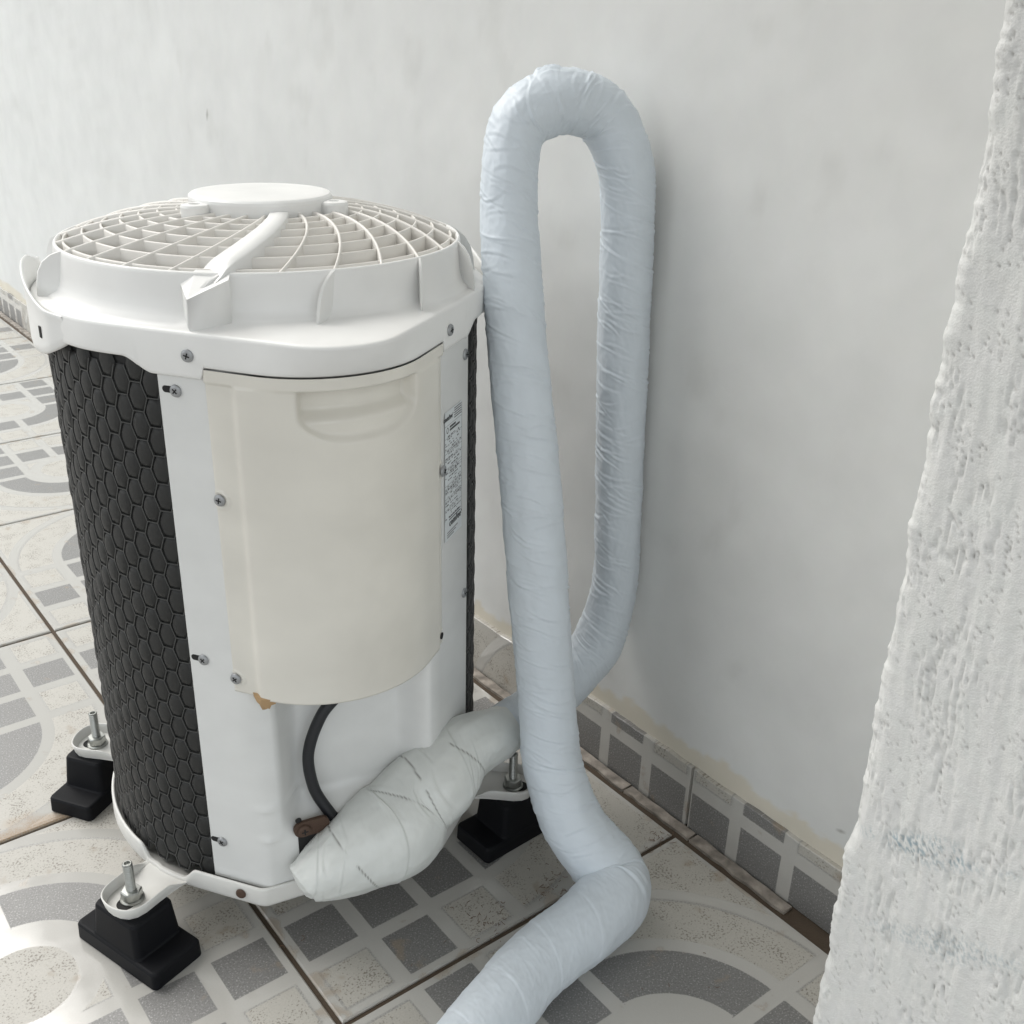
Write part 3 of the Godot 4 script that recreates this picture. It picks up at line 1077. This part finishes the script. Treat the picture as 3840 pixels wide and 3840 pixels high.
func cell_mesh(v: int) -> ArrayMesh:
	# one mesh of the net, at angle 0: a dark pillow and the cords along three of its sides
	var on := func(x: float, y: float, h: float) -> Vector3:
		return pol(rad_to_deg(x / 0.2), 0.2018 + h, y)
	var hx := [Vector2(0.0098, 0.0), Vector2(0.0054, 0.01275), Vector2(-0.0054, 0.01275), Vector2(-0.0098, 0.0), Vector2(-0.0054, -0.01275), Vector2(0.0054, -0.01275)]
	var st := begin()
	st.set_smooth_group(1)
	var top: float = [0.0029, 0.0023, 0.0034][v]
	var rise := [1.0, 0.93, 0.70, -0.05]
	var size := [0.0, 0.42, 0.74, 1.0]
	var n := 12
	var outline := []
	for k in 6:
		var a: Vector2 = hx[k]
		var b: Vector2 = hx[(k + 1) % 6]
		outline.append(a)
		outline.append((a + b) / 2)
	for k in 3:
		for i in n:
			var a: Vector2 = outline[i]
			var b: Vector2 = outline[(i + 1) % n]
			var w0 := 0.97 if i % 2 == 0 else 1.04
			var w1 := 1.04 if i % 2 == 0 else 0.97
			if k == 2:
				w0 = 1.0; w1 = 1.0
			var wi0 := 0.95 if i % 2 == 0 else 1.04
			var wi1 := 1.04 if i % 2 == 0 else 0.95
			var p0: Vector3 = on.call(a.x * size[k] * wi0, a.y * size[k] * wi0, top * rise[k])
			var p1: Vector3 = on.call(b.x * size[k] * wi1, b.y * size[k] * wi1, top * rise[k])
			var q0: Vector3 = on.call(a.x * size[k + 1] * w0, a.y * size[k + 1] * w0, top * rise[k + 1])
			var q1: Vector3 = on.call(b.x * size[k + 1] * w1, b.y * size[k + 1] * w1, top * rise[k + 1])
			st.add_vertex(p0); st.add_vertex(q0); st.add_vertex(q1)
			if k > 0:
				st.add_vertex(p0); st.add_vertex(q1); st.add_vertex(p1)
	var mesh := done(st)
	mesh.surface_set_material(0, M.cell)
	st = begin()
	for e in [[5, 4], [5, 0], [4, 3]]:
		var a: Vector2 = hx[e[0]]
		var b: Vector2 = hx[e[1]]
		bar(st, on.call(a.x, a.y, 0.0012), on.call(b.x, b.y, 0.0012), 0.0010, 0.0020, pol(rad_to_deg((a.x + b.x) / 0.4), 1, 0))
	st.generate_normals()
	st.commit(mesh)
	mesh.surface_set_material(1, M.wire)
	return mesh

func build_sticker(u: Node3D) -> void:
	# rating plate on the flat right-hand face: printed rules and lines too small to read
	var w := 0.044
	var h := 0.132
	var iw := 176
	var ih := 528
	var im := Image.create(iw, ih, false, Image.FORMAT_RGB8)
	im.fill(Color(0.84, 0.86, 0.87))
	var ink := Color(0.10, 0.10, 0.11)
	var r2 := RandomNumberGenerator.new()
	r2.seed = 5
	im.fill_rect(Rect2i(2, 2, 2, ih - 90), ink)
	im.fill_rect(Rect2i(iw - 3, 2, 2, ih - 60), ink)
	var y := 6
	# small lines beside the name
	for k in 5:
		im.fill_rect(Rect2i(96, 6 + k * 9, 74, 4), ink.lerp(Color.WHITE, 0.25))
	y = 56
	im.fill_rect(Rect2i(2, y, iw - 4, 1), ink)
	for k in 2:
		im.fill_rect(Rect2i(52, 64 + k * 12, 60 + k * 40, 8), ink)
	for a in 40:
		var t := TAU * a / 40.0
		im.fill_rect(Rect2i(28 + int(9 * cos(t)), 74 + int(11 * sin(t)), 3, 3), ink)
	y = 94
	while y < ih - 100:
		if r2.randf() < 0.55: im.fill_rect(Rect2i(2, y, iw - 4, 1), ink)
		var x := 8
		while x < iw - 16:
			var l := r2.randi_range(5, 22)
			if r2.randf() < (0.8 if x > 50 and x < 130 else 0.45):
				im.fill_rect(Rect2i(x, y + 4, mini(l, iw - 10 - x), r2.randi_range(3, 6)), ink.lerp(Color.WHITE, r2.randf_range(0.05, 0.4)))
			x += l + r2.randi_range(3, 10)
		y += r2.randi_range(10, 14)
	for k in 2: im.fill_rect(Rect2i(44, ih - 94 + k * 10, 120, 5), ink.lerp(Color.WHITE, 0.15))
	for k in 3: im.fill_rect(Rect2i(24, ih - 34 + k * 10, 110 - k * 20, 5), ink.lerp(Color.WHITE, 0.4))
	im.generate_mipmaps()
	var m := mat(Color.WHITE, 0.4)
	m.albedo_texture = ImageTexture.create_from_image(im)
	var st := begin()
	st.set_smooth_group(-1)
	for q in [Vector2(0, 0), Vector2(1, 1), Vector2(0, 1), Vector2(0, 0), Vector2(1, 0), Vector2(1, 1)]:
		st.set_uv(Vector2(q.x, 1.0 - q.y))
		st.add_vertex(Vector3((q.x - 0.5) * w, (q.y - 0.5) * h, 0))
	var o := part("rating_label", done(st), m, u)
	o.set_meta("label", "printed rating label on the right-hand face")
	o.rotation.y = PI / 4
	o.position = pol(45.0, 0.2041, 0.4775) + o.basis * Vector3(-0.0235, 0, 0)
	for q in [[0.0085, Vector3(-0.0125, 0.0590, 0.0002)], [0.0120, Vector3(0.0055, -0.0500, 0.0002)]]:
		var tm := TextMesh.new()
		tm.text = "comfee'"
		var f := SystemFont.new()
		f.font_names = PackedStringArray(["Droid Sans"])
		f.font_weight = 700
		tm.font = f
		tm.font_size = 32
		tm.pixel_size = q[0] / 32.0 * 0.72
		tm.depth = 0.0002
		var t := part("lettering", tm, mat(lin(0.01, 0.01, 0.01), 0.5), o)
		t.position = q[1]

# ---------------------------------------------------------------- wrapped pipes
func wrinkles(path: Array, na: int, step: float, count: int, sd: int, amp: float, tape: float, lap := 0.0006) -> PackedFloat32Array:
	var h := PackedFloat32Array()
	var ns := path.size()
	h.resize(ns * na)
	var r := RandomNumberGenerator.new()
	r.seed = sd
	var lump := noise(1.0, sd + 1, 3)
	# bending at each sample, so that creases gather at the bends
	var bend := PackedFloat32Array()
	bend.resize(ns)
	var most := 0.0001
	for j in ns:
		var a: Vector4 = path[maxi(j - 14, 0)]
		var b: Vector4 = path[j]
		var c: Vector4 = path[mini(j + 14, ns - 1)]
		var d1 := Vector3(b.x - a.x, b.y - a.y, b.z - a.z).normalized()
		var d2 := Vector3(c.x - b.x, c.y - b.y, c.z - b.z).normalized()
		bend[j] = d1.angle_to(d2)
		most = maxf(most, bend[j])
	for j in ns:
		for i in na:
			var a := TAU * i / na
			var s := j * step
			h[j * na + i] = 0.0011 * lump.get_noise_3d(cos(a) * 1.2, sin(a) * 1.2, s * 22.0) + 0.0004 * lump.get_noise_3d(cos(a) * 4.0, sin(a) * 4.0, s * 90.0)
			# each turn of tape laps over the last
			var ph := fposmod(s / tape + float(i) / na, 1.0)
			h[j * na + i] += lap * ph * smooth(1.0, 0.985, ph)
	for k in count:
		var s0 := r.randi_range(6, ns - 7)
		var tight := bend[s0] / most
		if r.randf() > 0.25 + 0.95 * tight: continue
		var a0 := r.randf() * na
		var rad: float = path[s0].w
		var cell := TAU * rad / na
		var ln := r.randf_range(0.025, 0.085)
		var tilt := -r.randf_range(0.10, 0.55) if r.randf() < 0.94 else r.randf_range(0.0, 0.2)
		var curve := r.randf_range(-0.010, 0.010)
		var am := amp * r.randf_range(0.25, 1.0) * (0.6 + 0.7 * tight) * (0.22 if float(s0) / ns > 0.75 else 1.0)
		var wd := r.randf_range(0.0011, 0.0017)
		var m := int(ln * cos(tilt) / cell) + 1
		var i0 := int(a0)
		for q in m + 1:
			# one step round the hose at a time
			var t := 2.0 * q / m - 1.0
			var fade := (1.0 - t * t)
			fade = fade * (1.0 + 0.35 * t)
			var cs := s0 * step + ln / 2 * t * sin(tilt) + curve * (1.0 - t * t)
			var jc := int(round(cs / step))
			var ii := posmod(i0 + q, na)
			for dj in range(-4, 6):
				var jj := jc + dj
				if jj < 0 or jj >= ns: continue
				var ds := jj * step - cs
				h[jj * na + ii] += am * fade * (exp(-ds * ds / (wd * wd)) - 0.75 * exp(-pow(ds - 1.9 * wd, 2) / (wd * wd)))
	return h

func build_pipes() -> void:
	var t := Node3D.new()
	t.name = "pipe_bundle"
	add_child(t)
	t.position = Vector3(0.078, 0.0, 0.278)
	tag(t, "thick bluish-white taped pipe bundle looping up the wall and back to the floor", "pipe")
	var ctrl := []
	for q in [[-0.109, 0.160, 0.192, 0.027], [-0.127, 0.148, 0.150, 0.0275], [-0.140, 0.146, 0.100, 0.028], [-0.143, 0.160, 0.056, 0.029], [-0.1385, 0.204, 0.014, 0.0300], [-0.132, 0.275, 0.0005, 0.0262], [-0.133, 0.347, 0.0, 0.0258], [-0.138, 0.440, 0.0, 0.0265], [-0.143, 0.533, 0.0, 0.0273], [-0.147, 0.620, 0.0, 0.0275], [-0.149, 0.693, 0.001, 0.0272], [-0.152, 0.744, 0.006, 0.0282], [-0.168, 0.790, 0.024, 0.0290], [-0.182, 0.8045, 0.064, 0.0302], [-0.1894, 0.7878, 0.1093, 0.0285], [-0.1824, 0.7492, 0.1283, 0.0268], [-0.1718, 0.6999, 0.1364, 0.0277], [-0.1344, 0.587, 0.1528, 0.0290], [-0.094, 0.4641, 0.1639, 0.0298], [-0.071, 0.357, 0.168, 0.0302], [-0.056, 0.237, 0.164, 0.0298], [-0.036, 0.149, 0.166, 0.0315], [-0.002, 0.090, 0.160, 0.0338], [0.036, 0.050, 0.143, 0.0365], [0.058, 0.0385, 0.158, 0.0385], [0.069, 0.0355, 0.205, 0.0358], [0.078, 0.0345, 0.278, 0.0340], [0.103, 0.0342, 0.354, 0.0338], [0.135, 0.0342, 0.445, 0.0338], [0.170, 0.0342, 0.56, 0.0338], [0.200, 0.0342, 0.70, 0.0338]]:
		ctrl.append(Vector4(q[0] - t.position.x, q[1], q[2] - t.position.z, q[3]))
	var step := 0.0013
	var path := along(ctrl, step)
	var na := 128
	var h := wrinkles(path, na, step, 4200, 31, 0.0013, 0.062)
	var hp := tube_points(path, na, h)
	# a loose lump of tape at the top of the loop
	var tip := Vector3(-0.188, 0.834, 0.082) - t.position
	for i in hp.size():
		var dd := hp[i].distance_to(tip)
		if dd < 0.02: hp[i].y += 0.0042 * smooth(0.02, 0.004, dd) * (0.6 + 0.4 * sin(hp[i].x * 900.0 + hp[i].z * 500.0))
	part("taped_hose", grid(hp, na, path.size(), true), M.hose, t)
	# greyer tape round the valve end
	ctrl = []
	for q in [[-0.0960, 0.0915, 0.4395, 0.008], [-0.0955, 0.0935, 0.4345, 0.0185], [-0.0951, 0.095, 0.431, 0.0214], [-0.0907, 0.103, 0.4024, 0.0342], [-0.0878, 0.112, 0.3642, 0.0450], [-0.0866, 0.12, 0.3327, 0.0500], [-0.0911, 0.137, 0.306, 0.0455], [-0.0901, 0.152, 0.2786, 0.0430], [-0.0984, 0.166, 0.2414, 0.0350], [-0.1037, 0.166, 0.2071, 0.0302], [-0.107, 0.16, 0.1828, 0.0285]]:
		ctrl.append(Vector4(q[0] - t.position.x, q[1], q[2] - t.position.z, q[3]))
	path = along(ctrl, step)
	h = wrinkles(path, na, step, 150, 77, 0.0016, 0.088, 0.0011)
	var lp := noise(1.0, 91, 2)
	var dash := noise(1.0, 92, 2)
	var wc := PackedColorArray()
	wc.resize(path.size() * na)
	var long := path.size() * step
	for j in path.size():
		for i in na:
			var a := TAU * i / na
			h[j * na + i] += 0.0024 * lp.get_noise_3d(cos(a) * 0.9, sin(a) * 0.9, j * step * 12.0)
			# gaps coloured darker where one turn of tape ends on the next
			var gap := 0.0
			for q in [[0.22, 0.012, 0.6], [0.47, 0.016, 2.2], [0.55, 0.010, 4.0], [0.74, 0.009, 1.2]]:
				var ds: float = absf(j * step - q[0] * long - q[1] * sin(a + q[2]))
				gap = maxf(gap, smooth(0.0009, 0.0003, ds) * smooth(-0.25, 0.05, dash.get_noise_2d(a * 1.3, q[0] * 90.0)))
			h[j * na + i] -= 0.0008 * gap
			wc[j * na + i] = Color(0.70, 0.72, 0.70).lerp(Color(0.17, 0.165, 0.15), 0.8 * gap)
	var pts := tube_points(path, na, h)
	# close the small end
	for i in na: pts[i] = Vector3(ctrl[0].x, ctrl[0].y, ctrl[0].z)
	var wr := part("valve_wrap", grid(pts, na, path.size(), true, PackedVector2Array(), wc), M.wrap, t)
	wr.set_meta("label", "greyish white tape wrapped fat around the valve end")

# ---------------------------------------------------------------- loose dirt
func build_debris() -> void:
	var st := begin()
	st.set_smooth_group(-1)
	for q in [[-0.020, 0.262, 0.026, 34], [-0.012, 0.205, 0.045, 22], [0.000, 0.020, 0.022, 26], [-0.02, 0.17, 0.02, 26], [-0.11, 0.42, 0.12, 8], [0.16, 0.16, 0.10, 8]]:
		for k in q[3]:
			var p := Vector3(q[0] + rng.randfn(0.0, q[2] * 0.5), 0.0011, q[1] + rng.randfn(0.0, q[2] * 0.5))
			if p.z < 0.002: p.z = 0.002
			var a := rng.randf() * TAU
			var turn := rng.randf_range(-0.9, 0.9)
			var sz := rng.randf_range(0.0008, 0.0026)
			for s in rng.randi_range(1, 4):
				var e := p + Vector3(cos(a), 0, sin(a)) * sz
				bar(st, p, e, 0.0004, 0.0003, Vector3.UP)
				p = e
				a += turn
	var o := part("dry_debris", done(st), M.debris, self)
	o.set_meta("kind", "stuff")
	tag(o, "brown hair-like dirt scattered on the tiles under the pipe", "dirt")
